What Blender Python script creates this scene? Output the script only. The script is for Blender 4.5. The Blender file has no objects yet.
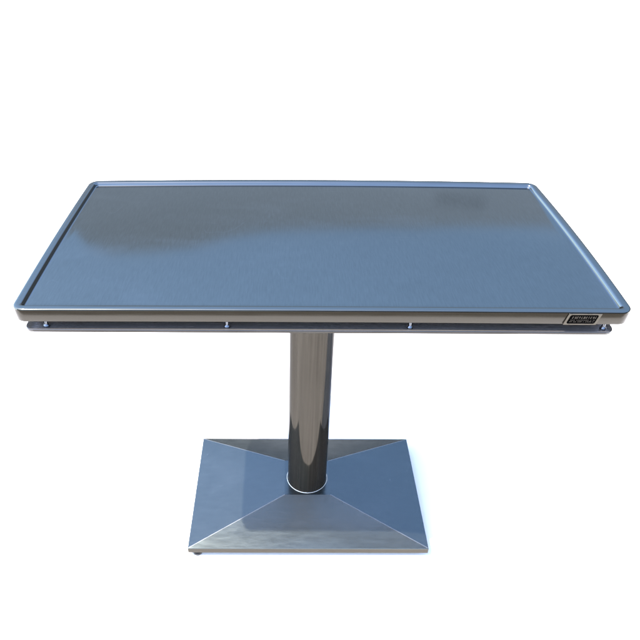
import bpy, bmesh, math, random
from mathutils import Vector, Matrix, noise
random.seed(7)
sc = bpy.context.scene
COL = sc.collection
PI = math.pi

# ------------------------------------------------------------------ sizes (metres)
H = 0.80                      # height of the tray rim
HL, HW = 0.5187, 0.2644       # half length / half width of the top
AP = 0.0267                   # apron height
BX, BY = -0.0032, 0.0006      # centre of base and column
BHL, BHW = 0.29745, 0.1851    # half size of base plate
BT0, BT1 = 0.0140, 0.0319     # underside / upper edge of the base rim
PH = 0.0790                   # height of the small flat on top of the base
PHL, PHW = 0.0594, 0.0580
RC = 0.0506                   # column radius

# ------------------------------------------------------------------ helpers
def link(name, bm, mat, parent=None, smooth=True, angle=35):
    me = bpy.data.meshes.new(name)
    bm.normal_update()
    bm.to_mesh(me); bm.free()
    mats = mat if isinstance(mat, (list, tuple)) else [mat]
    for m in mats: me.materials.append(m)
    if smooth:
        for p in me.polygons: p.use_smooth = True
        me.set_sharp_from_angle(angle=math.radians(angle))
    ob = bpy.data.objects.new(name, me)
    COL.objects.link(ob)
    if parent: ob.parent = parent
    return ob

def rrect(hx, hy, r, z, n=10, sx=24, sy=16):
    """rounded rectangle, counter-clockwise, with subdivided sides"""
    pts = []
    r = max(r, 1e-4)
    cs = [(hx-r, hy-r, 0), (-hx+r, hy-r, 90), (-hx+r, -hy+r, 180), (hx-r, -hy+r, 270)]
    for i, (cx, cy, a0) in enumerate(cs):
        for k in range(n+1):
            a = math.radians(a0 + 90*k/n)
            pts.append(Vector((cx + r*math.cos(a), cy + r*math.sin(a), z)))
        nx, ny, a1 = cs[(i+1) % 4]
        a1 = math.radians(a1)
        e = Vector((nx + r*math.cos(a1), ny + r*math.sin(a1), z))
        s = pts[-1].copy()
        m = sx if i % 2 == 0 else sy
        for k in range(1, m):
            pts.append(s.lerp(e, k/m))
    return pts

def loft(bm, rings, cap0=False, cap1=False, mi=0):
    vr = [[bm.verts.new(p) for p in ring] for ring in rings]
    n = len(vr[0])
    for a, b in zip(vr, vr[1:]):
        for i in range(n):
            f = bm.faces.new((a[i], a[(i+1) % n], b[(i+1) % n], b[i])); f.material_index = mi
    if cap0: bm.faces.new(list(reversed(vr[0]))).material_index = mi
    if cap1: bm.faces.new(vr[-1]).material_index = mi
    return vr

def box(bm, x0, x1, y0, y1, z0, z1, bev=0.0):
    v = [bm.verts.new((x, y, z)) for z in (z0, z1) for y in (y0, y1) for x in (x0, x1)]
    fs = [bm.faces.new([v[i] for i in q]) for q in
          ((0,2,3,1),(4,5,7,6),(0,1,5,4),(2,6,7,3),(0,4,6,2),(1,3,7,5))]
    if bev:
        es = list({e for f in fs for e in f.edges})
        bmesh.ops.bevel(bm, geom=es, offset=bev, segments=2, profile=0.5, affect='EDGES')

def lathe(bm, cx, cy, prof, n=96):
    rings = []
    for r, z in prof:
        rings.append([Vector((cx + r*math.cos(2*PI*k/n), cy + r*math.sin(2*PI*k/n), z)) for k in range(n)])
    return loft(bm, rings)

# ------------------------------------------------------------------ materials
def new_mat(name):
    m = bpy.data.materials.new(name); m.use_nodes = True
    nt = m.node_tree; nt.nodes.clear()
    out = nt.nodes.new('ShaderNodeOutputMaterial')
    p = nt.nodes.new('ShaderNodeBsdfPrincipled')
    nt.links.new(p.outputs[0], out.inputs[0])
    return m, nt, p

def nz(nt, vec, scale, detail=4, rough=0.55, mapping=None, dist=0.0):
    n = nt.nodes.new('ShaderNodeTexNoise')
    n.inputs['Scale'].default_value = scale
    n.inputs['Detail'].default_value = detail
    n.inputs['Roughness'].default_value = rough
    n.inputs['Distortion'].default_value = dist
    if mapping:
        mp = nt.nodes.new('ShaderNodeMapping')
        mp.inputs['Scale'].default_value = mapping
        nt.links.new(vec, mp.inputs['Vector']); vec = mp.outputs[0]
    nt.links.new(vec, n.inputs['Vector'])
    return n.outputs[0]

def ramp(nt, fac, a, b, va, vb):
    r = nt.nodes.new('ShaderNodeMapRange')
    r.inputs['From Min'].default_value = a; r.inputs['From Max'].default_value = b
    r.inputs['To Min'].default_value = va; r.inputs['To Max'].default_value = vb
    nt.links.new(fac, r.inputs['Value'])
    return r.outputs[0]

def mth(nt, op, a, b=None):
    n = nt.nodes.new('ShaderNodeMath'); n.operation = op
    for i, v in enumerate((a, b)):
        if v is None: continue
        if isinstance(v, (int, float)): n.inputs[i].default_value = v
        else: nt.links.new(v, n.inputs[i])
    return n.outputs[0]

def steel(name, col, rough=(0.1, 0.2), brush=(8, 8, 8), brush_scale=12, bump=0.0, warp=0.0,
          warp_scale=3.0, smudge=0.0, diff=0.0, var=0.07, warp_map=None):
    col = [c*0.87 for c in col]
    m, nt, p = new_mat(name)
    tc = nt.nodes.new('ShaderNodeTexCoord').outputs['Object']
    line = nz(nt, tc, brush_scale, 3, 0.6, mapping=brush)
    blot = nz(nt, tc, 6.0, 5, 0.6)
    fac = mth(nt, 'ADD', mth(nt, 'MULTIPLY', line, 0.75), mth(nt, 'MULTIPLY', blot, 0.25))
    r = ramp(nt, fac, 0.35, 0.65, rough[0], rough[1])
    mix = nt.nodes.new('ShaderNodeMix'); mix.data_type = 'RGBA'
    mix.inputs[6].default_value = (*[c*(1-var) for c in col], 1)
    mix.inputs[7].default_value = (*[min(1, c*(1+var)) for c in col], 1)
    nt.links.new(ramp(nt, fac, 0.3, 0.7, 0, 1), mix.inputs[0])
    colout = mix.outputs[2]
    if smudge:
        # wiped marks and dried splashes: real dirt with its own shape
        s = nz(nt, tc, 4.0, 4, 0.5, mapping=(1.0, 2.2, 1.0), dist=0.8)
        sm = ramp(nt, s, 0.52, 0.80, 0, smudge)
        sc1 = nz(nt, tc, 9.0, 2, 0.5, mapping=(1.0, 16.0, 1.0), dist=0.6)
        sc2 = ramp(nt, sc1, 0.70, 0.80, 0, smudge*0.8)
        tot = mth(nt, 'ADD', sm, sc2)
        # a few thin curved scratches, only in places
        for mp_, off in (((1.0, 3.0, 1.0), 0.5), ((3.5, 1.2, 1.0), 0.47)):
            q = nz(nt, tc, 3.2, 1, 0.5, mapping=mp_, dist=0.4)
            hair = ramp(nt, mth(nt, 'ABSOLUTE', mth(nt, 'SUBTRACT', q, off)), 0.0, 0.0035, 1, 0)
            where = ramp(nt, nz(nt, tc, 11.0 + off, 2, 0.5), 0.56, 0.70, 0, 0.07)
            tot = mth(nt, 'ADD', tot, mth(nt, 'MULTIPLY', hair, where))
        m2 = nt.nodes.new('ShaderNodeMix'); m2.data_type = 'RGBA'
        m2.inputs[7].default_value = (0.50, 0.50, 0.50, 1)
        nt.links.new(tot, m2.inputs[0]); nt.links.new(colout, m2.inputs[6])
        colout = m2.outputs[2]
        r = mth(nt, 'ADD', r, mth(nt, 'MULTIPLY', tot, 0.6))
    nt.links.new(colout, p.inputs['Base Color'])
    nt.links.new(r, p.inputs['Roughness'])
    p.inputs['Metallic'].default_value = 1.0 - diff
    norm = None
    if warp:
        w = nz(nt, tc, warp_scale, 1 if warp_map else 2, 0.5, mapping=warp_map)
        b = nt.nodes.new('ShaderNodeBump'); b.inputs['Strength'].default_value = 1.0
        b.inputs['Distance'].default_value = warp
        nt.links.new(w, b.inputs['Height']); norm = b.outputs[0]
    if bump:
        b = nt.nodes.new('ShaderNodeBump'); b.inputs['Strength'].default_value = 1.0
        b.inputs['Distance'].default_value = bump
        nt.links.new(line, b.inputs['Height'])
        if norm: nt.links.new(norm, b.inputs['Normal'])
        norm = b.outputs[0]
    if norm: nt.links.new(norm, p.inputs['Normal'])
    return m

def matte(name, col, rough=0.7, var=0.06, scale=20):
    m, nt, p = new_mat(name)
    tc = nt.nodes.new('ShaderNodeTexCoord').outputs['Object']
    n = nz(nt, tc, scale, 5, 0.6)
    mix = nt.nodes.new('ShaderNodeMix'); mix.data_type = 'RGBA'
    mix.inputs[6].default_value = (*[c*(1-var) for c in col], 1)
    mix.inputs[7].default_value = (*[min(1, c*(1+var)) for c in col], 1)
    nt.links.new(ramp(nt, n, 0.3, 0.7, 0, 1), mix.inputs[0])
    nt.links.new(mix.outputs[2], p.inputs['Base Color'])
    p.inputs['Roughness'].default_value = rough
    return m

S = 0.176
M_tray = steel('brushed_tray_steel', (S, S*1.04, S*.92), (0.05, 0.085), brush=(30, 2.5, 1), brush_scale=14, var=0.10,
               warp=0.0003, warp_scale=1.6, smudge=0.05, bump=0.0000012)
M_rim = steel('satin_rim_steel', (S*1.05, S*1.09, S*.97), (0.12, 0.20), brush=(1, 25, 25), brush_scale=14, bump=0.000004)
M_apron = steel('darkened_satin_steel', (.060, .056, .048), (0.14, 0.24), brush=(1, 25, 25), brush_scale=14, warp=0.0004, warp_scale=7)  # same steel as the rim, darkened to imitate a dimmer reflection
M_seam = steel('light_seam_steel', (.23, .235, .23), (0.3, 0.4), diff=0.25)
M_wall = steel('brightened_wall_steel', (.19, .20, .20), (0.08, 0.12), brush=(1, 25, 25), brush_scale=14)  # rim steel lightened so the inner wall seems to reflect more sky
M_base = steel('brushed_base_steel', (.110, .129, .130), (0.20, 0.25), brush=(3, 14, 3), brush_scale=12, diff=0.12,
               warp=0.0003, warp_scale=3.0, smudge=0.04, bump=0.0000015)
M_col = steel('polished_column_steel', (.053, .0475, .0385), (0.04, 0.09), diff=0.35, var=0.27, brush=(14, 14, .25), brush_scale=10,  # strong vertical colour streaks stand in for bright reflections
              warp=0.0016, warp_scale=1.0, warp_map=(30, 30, 1.0))
M_rail = steel('rail_steel', (.11, .108, .105), (0.10, 0.2), brush=(1, 30, 30))
M_railtop = steel('lightened_rail_steel', (.16, .145, .130), (0.2, 0.3), brush=(1, 30, 30), diff=0.5)  # rail steel lightened on the top face to lift the shaded gap
M_frame = steel('pale_frame_steel', (.50, .45, .42), (0.4, 0.5), diff=0.9)  # pale so the unseen frame brightens what the rail top reflects
M_col.node_tree.nodes['Principled BSDF'].inputs['Specular IOR Level'].default_value = 0.15
M_col.node_tree.nodes['Principled BSDF'].inputs['Specular Tint'].default_value = (.35, .35, .35, 1)
M_weld = steel('weld_bead_steel', (.6, .57, .5), (0.15, 0.3))
M_bolt = steel('bright_bolt_steel', (.20, .215, .24), (0.08, 0.15))
M_plate = matte('nameplate_black', (.002, .002, .002), 0.6); M_plate.node_tree.nodes['Principled BSDF'].inputs['Specular IOR Level'].default_value = 0.0
M_pframe = steel('nameplate_border_metal', (.15, .14, .12), (0.25, 0.4))
M_ink = steel('nameplate_lettering_metal', (.17, .16, .145), (0.3, 0.4))
M_under = matte('blue_underside_reflector', (.36, .46, .68), 0.6)  # unseen board, coloured to lighten and blue the base's reflections
M_foot = matte('black_rubber', (.03, .03, .03), 0.6)
M_white = matte('white_paper', (.95, .89, .83), 0.9, 0.01, 3)
M_ground = matte('tan_concrete', (.30, .265, .215), 0.9, 0.10, 30)

# ------------------------------------------------------------------ the table
table = bpy.data.objects.new('examination_table', None)
COL.objects.link(table)
table.location = (0, 0, 0)
table['label'] = 'stainless steel examination table with rimmed tray top, single round column and pyramid base'
table['category'] = 'table'

def bow(bm):
    """the sheet-metal edges of the top are not dead straight"""
    for v in bm.verts:
        x, y = v.co.x/HL, v.co.y/HW
        kx = max(0, 1 - min(1, abs(y))**2); ky = max(0, 1 - min(1, abs(x))**2)
        t = (y+1)/2
        v.co.x += (0.0068 - 0.0030*t + 0.0060*kx)*max(0, x)**3 - (0.0052 - 0.0045*t + 0.0035*kx)*max(0, -x)**3
        v.co.y += (0.0045 + 0.0030*x + 0.0125*ky)*max(0, y)**3 + 0.002*ky*max(0, -y)**3

# tabletop: folded sheet with apron, rolled rim, inner wall and tray floor
bm = bmesh.new()
R0 = 0.021
def ring(i, z, r=None):
    return rrect(HL-i, HW-i, max(R0-i, 0.003) if r is None else r, z)
prof = [ring(0.014, H-AP+0.0008), ring(0.0028, H-AP), ring(0.0010, H-AP+0.0010), ring(0.0002, H-AP+0.0026)]
prof += [ring(0.0, H-0.0034)]
for a in (22, 45, 68, 90):
    t = math.radians(a)
    prof.append(ring(0.0034*(1-math.cos(t)), H-0.0034*(1-math.sin(t))))
prof.append(ring(0.0080, H, 0.013))
prof.append(ring(0.0115, H-0.0001, 0.010))
for a in (20, 40, 60):
    t = math.radians(a)
    prof.append(ring(0.0115+0.0022*math.sin(t), H-0.0022*(1-math.cos(t))-0.0001, 0.008))
prof.append(ring(0.0160, H-0.0042, 0.007))
for a in (25, 50, 75, 90):
    t = math.radians(a)
    prof.append(ring(0.0160+0.0028*(1-math.cos(t)), H-0.0042-0.0028*math.sin(t), 0.006))
vr = loft(bm, prof, mi=0)
# gently dished drainage crease round the tray floor, then the floor itself
zf = H-0.0070
f1 = rrect(HL-0.030, HW-0.030, 0.006, zf+0.0001)
v1 = [bm.verts.new(p) for p in f1]
n = len(v1)
for i in range(n):
    f = bm.faces.new((vr[-1][i], vr[-1][(i+1) % n], v1[(i+1) % n], v1[i])); f.material_index = 1
f = bm.faces.new(v1); f.material_index = 1
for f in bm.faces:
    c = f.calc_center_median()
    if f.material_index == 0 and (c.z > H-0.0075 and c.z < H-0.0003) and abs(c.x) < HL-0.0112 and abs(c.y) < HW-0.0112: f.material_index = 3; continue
    if f.material_index == 0 and c.z > H-0.0030 and c.z < (H-0.0001 if c.y > HW-0.0035 else H-0.0012) and (abs(c.x) > HL-0.003 or abs(c.y) > HW-0.003): f.material_index = 2; continue  # darker steel on the outer rounding stands in for a dark reflected line
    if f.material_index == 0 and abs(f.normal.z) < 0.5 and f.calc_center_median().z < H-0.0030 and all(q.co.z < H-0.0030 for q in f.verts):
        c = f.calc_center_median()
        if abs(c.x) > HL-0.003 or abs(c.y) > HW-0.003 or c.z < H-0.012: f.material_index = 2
bow(bm)
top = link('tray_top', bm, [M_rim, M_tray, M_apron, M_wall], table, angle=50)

# unseen board added inside the folded apron to tint the base's reflections
bm = bmesh.new()
loft(bm, [rrect(HL-0.010, HW-0.010, 0.01, H-AP+0.004), rrect(HL-0.010, HW-0.010, 0.01, H-0.016)], True, True)
link('underside_reflector', bm, M_under, table)

# unseen support frame below the top
bm = bmesh.new()
zb = H-AP+0.004
for sy in (-1, 1):
    box(bm, -0.504, 0.499, sy*0.205-0.018, sy*0.205+0.018, 0.752, zb-0.0005, 0.002)
for sx in (-0.40, 0.0, 0.40):
    box(bm, sx-0.02, sx+0.02, -0.1865, 0.1865, 0.753, zb-0.001, 0.002)
link('unseen_support_frame', bm, M_frame, table)

# rails under the long edges, hung on little studs
def rail(sy):
    x0, x1 = -0.5100, 0.5050
    y_out, dep = HW-0.0005, 0.038
    bm = bmesh.new()
    z0, z1 = 0.7522, 0.7583
    cx, hx = (x0+x1)/2, (x1-x0)/2
    rings = []
    for ins, z in ((0.0012, z0), (0, z0+0.0010), (0, z1-0.0008), (0.0008, z1)):
        rr = rrect(hx-ins, dep/2-ins, 0.017-ins, z, sx=30, sy=2)
        rings.append([p + Vector((cx, sy*(y_out-dep/2), 0)) for p in rr])
    loft(bm, rings, True, True)
    bm.normal_update()
    for f in bm.faces:
        if f.normal.z > 0.9 and f.calc_center_median().z > z1-0.0002: f.material_index = 1
    o = link('rail', bm, [M_rail, M_railtop], table)
    for x in (-0.4725, -0.1632, 0.1517, 0.4857):
        b = bmesh.new()
        yy = sy*(HW-0.0105)
        lathe(b, x, yy, [(0.0001, 0.7503), (0.0052, 0.7503), (0.0058, 0.7508), (0.0058, z0-0.0001), (0.0030, z0-0.0001),
                         (0.0030, z1), (0.0052, z1+0.0001), (0.0054, z1+0.0030), (0.0040, z1+0.0052), (0.0032, z1+0.0060),
                         (0.0032, H-AP+0.0030), (0.0001, H-AP+0.0030)], 20)
        link('stud', b, M_bolt, o)
    return o
rail(-1); rail(1)

# column
bm = bmesh.new()
lathe(bm, BX, BY, [(0.0001, PH+0.0005), (RC-0.0005, PH+0.0005), (RC, PH+0.001)] +
      [(RC, PH+0.001+k*(0.7505-PH-0.001)/24) for k in range(1, 25)] + [(0.0001, 0.7505)], 128)
column = link('column', bm, M_col, table, angle=40)
# weld bead / collar ring where it meets the base
bm = bmesh.new()
rr = 0.0016
pr = []
for k in range(9):
    a = PI*k/8
    pr.append((RC+0.0016+rr*math.cos(a), PH+rr*1.2*math.sin(a)))
lathe(bm, BX, BY, [(RC+0.0045, PH+0.0001)] + pr + [(RC-0.0005, PH+0.0005)], 128)
link('collar_ring', bm, M_weld, column)
# mounting flange under the frame
bm = bmesh.new()
lathe(bm, BX, BY, [(0.0001, 0.7510), (0.085, 0.7510), (0.086, 0.7520), (0.086, 0.7570), (0.0001, 0.7570)], 64)
link('top_flange', bm, M_frame, table)

# pyramid base of folded sheet
bm = bmesh.new()
def brect(hx, hy, z, r=0.0016, off=(0, 0)):
    return [p + Vector((BX+off[0], BY+off[1], 0)) for p in rrect(hx, hy, r, z, n=3, sx=2, sy=2)]
rings = [brect(BHL-0.010, BHW-0.010, BT0+0.0005), brect(BHL-0.0008, BHW-0.0008, BT0), brect(BHL, BHW, BT0+0.001),
         brect(BHL, BHW, BT1-0.0015), brect(BHL-0.0006, BHW-0.0006, BT1-0.0002)]
# sloping facets: crease edges slightly rounded
rings += [brect(BHL-0.0018, BHW-0.0018, BT1+0.0003)]
N = 1
for k in range(1, N+1):
    t = k/N
    s = 0.0018
    hx = (BHL-s)*(1-t) + PHL*t; hy = (BHW-s)*(1-t) + PHW*t
    z = (BT1+0.0003)*(1-t) + PH*t
    rings.append(brect(hx, hy, z, 0.0016))
rings.append(brect(PHL-0.004, PHW-0.004, PH+0.0001, 0.003))
loft(bm, rings, True, True)
bm.normal_update()
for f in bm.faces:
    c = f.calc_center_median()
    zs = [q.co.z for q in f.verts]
    if max(zs) - min(zs) > 0.03 and f.calc_area() < 0.0012: f.material_index = 1     # lighter strips along the corner creases
    elif abs(f.normal.z) < 0.4: f.material_index = 2                                 # folded edge, darkened to tone down its floor reflection
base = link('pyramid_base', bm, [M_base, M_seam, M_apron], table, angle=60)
md = base.modifiers.new('folded_creases', 'BEVEL'); md.width = 0.0016; md.segments = 3
md.limit_method = 'ANGLE'; md.angle_limit = math.radians(9); md.harden_normals = True

# levelling feet
for fx, fy in ((-1, -1), (1, -1), (-1, 1), (1, 1)):
    b = bmesh.new()
    x, y = BX+fx*(BHL-0.022), BY+fy*(BHW-(0.012 if (fx, fy) == (-1, -1) else 0.035))
    lathe(b, x, y, [(0.0001, 0.0), (0.0095, 0.0), (0.0115, 0.0022), (0.0105, 0.0060), (0.0050, 0.0075), (0.0045, BT0+0.0002), (0.0001, BT0+0.0002)], 28)
    link('levelling_foot', b, M_foot, table)

# nameplate: slanted parallelogram sticker on the front apron
NX0, NX1, NZ0, NZ1, LEAN = 0.4085, 0.4705, 0.7748, 0.7974, 0.0058
YF = -HW
def quad_pl(bm, x0, x1, z0, z1, y0, y1, r=0.0012, n=5):
    """slab standing on the apron, with rounded corners, leaning with the plate"""
    def pt(x, z, y):
        return Vector((x + LEAN*((z-NZ0)/(NZ1-NZ0)-0.0) , y, z))
    out = []
    for cx, cz, a0 in ((x1-r, z1-r, 0), (x0+r, z1-r, 90), (x0+r, z0+r, 180), (x1-r, z0+r, 270)):
        for k in range(n+1):
            a = math.radians(a0+90*k/n)
            out.append((cx+r*math.cos(a), cz+r*math.sin(a)))
    loft(bm, [[pt(x, z, y0) for x, z in out], [pt(x, z, y1) for x, z in out]], True, True)
bm = bmesh.new()
quad_pl(bm, NX0, NX1-LEAN, NZ0, NZ1, YF+0.0010, YF-0.0009)
for p in bm.verts: pass
plate = link('nameplate', bm, M_pframe, table, smooth=False)
bm = bmesh.new()
quad_pl(bm, NX0+0.0042, NX1-LEAN-0.0042, NZ0+0.0026, NZ1-0.0026, YF-0.0007, YF-0.0013, 0.003)
link('black_field', bm, M_plate, plate, smooth=False)
# unreadable rows of tiny characters (a row of larger ones, two rows of small ones)
bm = bmesh.new()
def stroke(x0, z0, x1, z1, w):
    d = Vector((x1-x0, 0, z1-z0)); 
    if d.length < 1e-6: return
    q = Vector((-d.z, 0, d.x)).normalized()*w/2
    def P(x, z, y): return Vector((x + LEAN*((z-NZ0)/(NZ1-NZ0)), y, z))
    c = [(x0+q.x, z0+q.z), (x0-q.x, z0-q.z), (x1-q.x, z1-q.z), (x1+q.x, z1+q.z)]
    a = [bm.verts.new(P(x, z, YF-0.00125)) for x, z in c]; b = [bm.verts.new(P(x, z, YF-0.0017)) for x, z in c]
    bm.faces.new(b)
    for i in range(4): bm.faces.new((a[i], a[(i+1) % 4], b[(i+1) % 4], b[i]))
xa, xb = NX0+0.0075, NX1-LEAN-0.0062
nch = 11
for k in range(nch):
    cw = (xb-xa)/nch; x = xa+k*cw; zt, zbm = NZ1-0.0048, NZ1-0.0094
    w = 0.00055
    stroke(x+cw*.5, zt, x+cw*(.5 if k % 2 else .4), zbm, w)
    if k % 3 != 1: stroke(x+cw*.15, zt-0.0012, x+cw*.85, zt-0.0012, w)
    if k % 2 == 0: stroke(x+cw*.2, zbm+0.0004, x+cw*.8, zbm+0.0004, w)
    if k % 3 == 2: stroke(x+cw*.2, zbm, x+cw*.45, zt-0.002, w)
    if k % 4 == 1: stroke(x+cw*.82, zbm, x+cw*.82, zt-0.001, w)
for row, zz in enumerate((NZ1-0.0124, NZ1-0.0158)):
    x = xa
    while x < xb-0.002:
        l = random.uniform(0.0006, 0.0016)
        stroke(x, zz+random.uniform(-.0003, .0003), x+l, zz+random.uniform(-.0003, .0003), 0.0007 if row == 0 else 0.0009)
        x += l+random.choice((0.0005, 0.0007, 0.0007, 0.0026))
link('lettering', bm, M_ink, plate, smooth=False)

# ------------------------------------------------------------------ setting
def sheet(name, x0, x1, y0, y1, z, th, mat):
    bm = bmesh.new(); box(bm, x0, x1, y0, y1, z-th, z)
    o = link(name, bm, mat, None, smooth=False); o['kind'] = 'structure'; return o
sheet('white_floor', -9, 9, -1.22, 14, 0.0, 0.003, M_white)
sheet('ground', -150, 150, -150, 150, -0.005, 0.2, M_ground)

# ------------------------------------------------------------------ light
SUN_EL, SUN_AZ = 62.5, 251         # azimuth measured clockwise from +Y (away from the camera)
w = bpy.data.worlds.new('World'); sc.world = w; w.use_nodes = True
nt = w.node_tree; nt.nodes.clear()
out = nt.nodes.new('ShaderNodeOutputWorld'); bg = nt.nodes.new('ShaderNodeBackground')
sky = nt.nodes.new('ShaderNodeTexSky'); sky.sky_type = 'NISHITA'; sky.sun_disc = False
sky.sun_elevation = math.radians(SUN_EL); sky.sun_rotation = math.radians(SUN_AZ)
sky.air_density = 1.0; sky.dust_density = 1.0; sky.ozone_density = 1.0
bg.inputs['Strength'].default_value = 0.15
# grey bank added to the sky, outlined for its reflection in the tray
tc = nt.nodes.new('ShaderNodeTexCoord')
sep = nt.nodes.new('ShaderNodeSeparateXYZ'); nt.links.new(tc.outputs['Generated'], sep.inputs[0])
X, Y, Z = sep.outputs
def wm(op, a, b=None): return mth(nt, op, a, b)
el = wm('ARCSINE', Z)
az = wm('ARCTAN2', X, Y)                    # 0 = straight behind the table
deg = math.radians
wob = nz(nt, tc.outputs['Generated'], 3.0, 3, 0.5)
wob = ramp(nt, wob, 0.3, 0.7, -0.0025, 0.0025)
prof_el = [(-23, 21), (-21.2, 23.5), (-20.4, 26.1), (-19.4, 27.7), (-17.3, 28.8), (-13.5, 29.2), (-9.5, 29.1),
           (-5.5, 28.4), (-1.5, 27.9), (3.4, 27.6), (13.1, 26.9), (24.2, 25.1), (40, 23.5)]
cr = nt.nodes.new('ShaderNodeValToRGB'); cr.color_ramp.interpolation = 'LINEAR'
while len(cr.color_ramp.elements) < len(prof_el): cr.color_ramp.elements.new(0.5)
for e_, (a_, v_) in zip(cr.color_ramp.elements, prof_el):
    e_.position = (a_+23)/63.0; e_.color = (v_/40, v_/40, v_/40, 1)
nt.links.new(ramp(nt, az, deg(-23), deg(40), 0, 1), cr.inputs[0])
topel = wm('ADD', wm('MULTIPLY', cr.outputs[0], deg(40)), wob)
m1 = nt.nodes.new('ShaderNodeMapRange'); m1.interpolation_type = 'SMOOTHSTEP'
d1 = wm('SUBTRACT', topel, el)
m1.inputs['From Min'].default_value = deg(-0.4); m1.inputs['From Max'].default_value = deg(0.6)
nt.links.new(d1, m1.inputs['Value'])
aleft = nt.nodes.new('ShaderNodeMapRange'); aleft.interpolation_type = 'SMOOTHSTEP'
aleft.inputs['From Min'].default_value = deg(-33); aleft.inputs['From Max'].default_value = deg(-27)
nt.links.new(az, aleft.inputs['Value'])
aright = nt.nodes.new('ShaderNodeMapRange'); aright.interpolation_type = 'SMOOTHSTEP'
aright.inputs['From Min'].default_value = deg(70); aright.inputs['From Max'].default_value = deg(50)
nt.links.new(az, aright.inputs['Value'])
bank = wm('MULTIPLY', m1.outputs[0], wm('MULTIPLY', aleft.outputs[0], aright.outputs[0]))
mixb = nt.nodes.new('ShaderNodeMix'); mixb.data_type = 'RGBA'
nt.links.new(bank, mixb.inputs[0]); 
# sky dimmed just above the bank to darken its reflection, fading with height
sky_dim = wm('MULTIPLY', ramp(nt, el, deg(38), deg(27), 0, 0.34), wm('MULTIPLY', aleft.outputs[0], aright.outputs[0]))
vs = nt.nodes.new('ShaderNodeVectorMath'); vs.operation = 'SCALE'
nt.links.new(sky.outputs[0], vs.inputs[0]); nt.links.new(wm('SUBTRACT', 1.0, sky_dim), vs.inputs['Scale'])
nt.links.new(vs.outputs[0], mixb.inputs[6])
# darker patch added inside the bank for a dark mark in the reflection
def band(v, a, b, soft):
    return wm('MULTIPLY', ramp(nt, v, deg(a-soft), deg(a+soft), 0, 1), ramp(nt, v, deg(b+soft), deg(b-soft), 0, 1))
patch = wm('MULTIPLY', band(az, 14.2, 18.8, 0.5), band(el, 23.2, 24.3, 0.2))
shade = wm('SUBTRACT', 1.0, wm('MULTIPLY', patch, 0.2))
vm = nt.nodes.new('ShaderNodeVectorMath'); vm.operation = 'SCALE'; vm.inputs[0].default_value = (0.85, 1.05, 1.42)
nt.links.new(shade, vm.inputs['Scale']); nt.links.new(vm.outputs[0], mixb.inputs[7])
# dark horizon band added so rounded edges and base reflect something dark
m2 = nt.nodes.new('ShaderNodeMapRange'); m2.interpolation_type = 'SMOOTHSTEP'
m2.inputs['From Min'].default_value = deg(3); m2.inputs['From Max'].default_value = deg(-3)
# band raised on the right and lowered left to suit the rim walls
dark_top = wm('ADD', ramp(nt, az, deg(-34), deg(-24), deg(3), deg(14)), ramp(nt, az, deg(30), deg(38), 0, deg(10)))
nt.links.new(wm('SUBTRACT', wm('ADD', el, wm('MULTIPLY', wob, 6.0)), dark_top), m2.inputs['Value'])
mixt = nt.nodes.new('ShaderNodeMix'); mixt.data_type = 'RGBA'
nt.links.new(m2.outputs[0], mixt.inputs[0]); nt.links.new(mixb.outputs[2], mixt.inputs[6])
mixt.inputs[7].default_value = (0.27, 0.31, 0.35, 1)
nt.links.new(mixt.outputs[2], bg.inputs[0]); nt.links.new(bg.outputs[0], out.inputs[0])

sl = bpy.data.lights.new('sun', 'SUN'); sl.energy = 2.0; sl.angle = math.radians(0.6); sl.color = (1.0, 0.95, 0.86)
so = bpy.data.objects.new('sun', sl); COL.objects.link(so)
e, a = math.radians(SUN_EL), math.radians(SUN_AZ)
sd = Vector((math.sin(a)*math.cos(e), math.cos(a)*math.cos(e), math.sin(e)))
so.rotation_euler = sd.to_track_quat('Z', 'Y').to_euler(); so.location = sd*5

# ------------------------------------------------------------------ camera
pi_, ya, ro = 0.6180, 0.0104, 0.0111
F = Vector((math.sin(ya)*math.cos(pi_), math.cos(ya)*math.cos(pi_), -math.sin(pi_)))
R = Vector((math.cos(ya), -math.sin(ya), 0)); U = R.cross(F)
R2 = R*math.cos(ro)+U*math.sin(ro); U2 = U*math.cos(ro)-R*math.sin(ro)
mw = Matrix(((R2.x, U2.x, -F.x, -0.0637), (R2.y, U2.y, -F.y, -1.1525), (R2.z, U2.z, -F.z, 1.4164), (0, 0, 0, 1)))
cam = bpy.data.cameras.new('camera'); co = bpy.data.objects.new('camera', cam); COL.objects.link(co)
co.matrix_world = mw
cam.sensor_width = 36; cam.lens = 646.13/640*36
cam.shift_x = 29.51/640; cam.shift_y = -1.85/640
cam.clip_start = 0.05; cam.clip_end = 500
sc.camera = co

sc.view_settings.view_transform = 'Standard'; sc.view_settings.look = 'None'
sc.view_settings.exposure = 2.45; sc.view_settings.gamma = 1
sc.cycles.max_bounces = 10
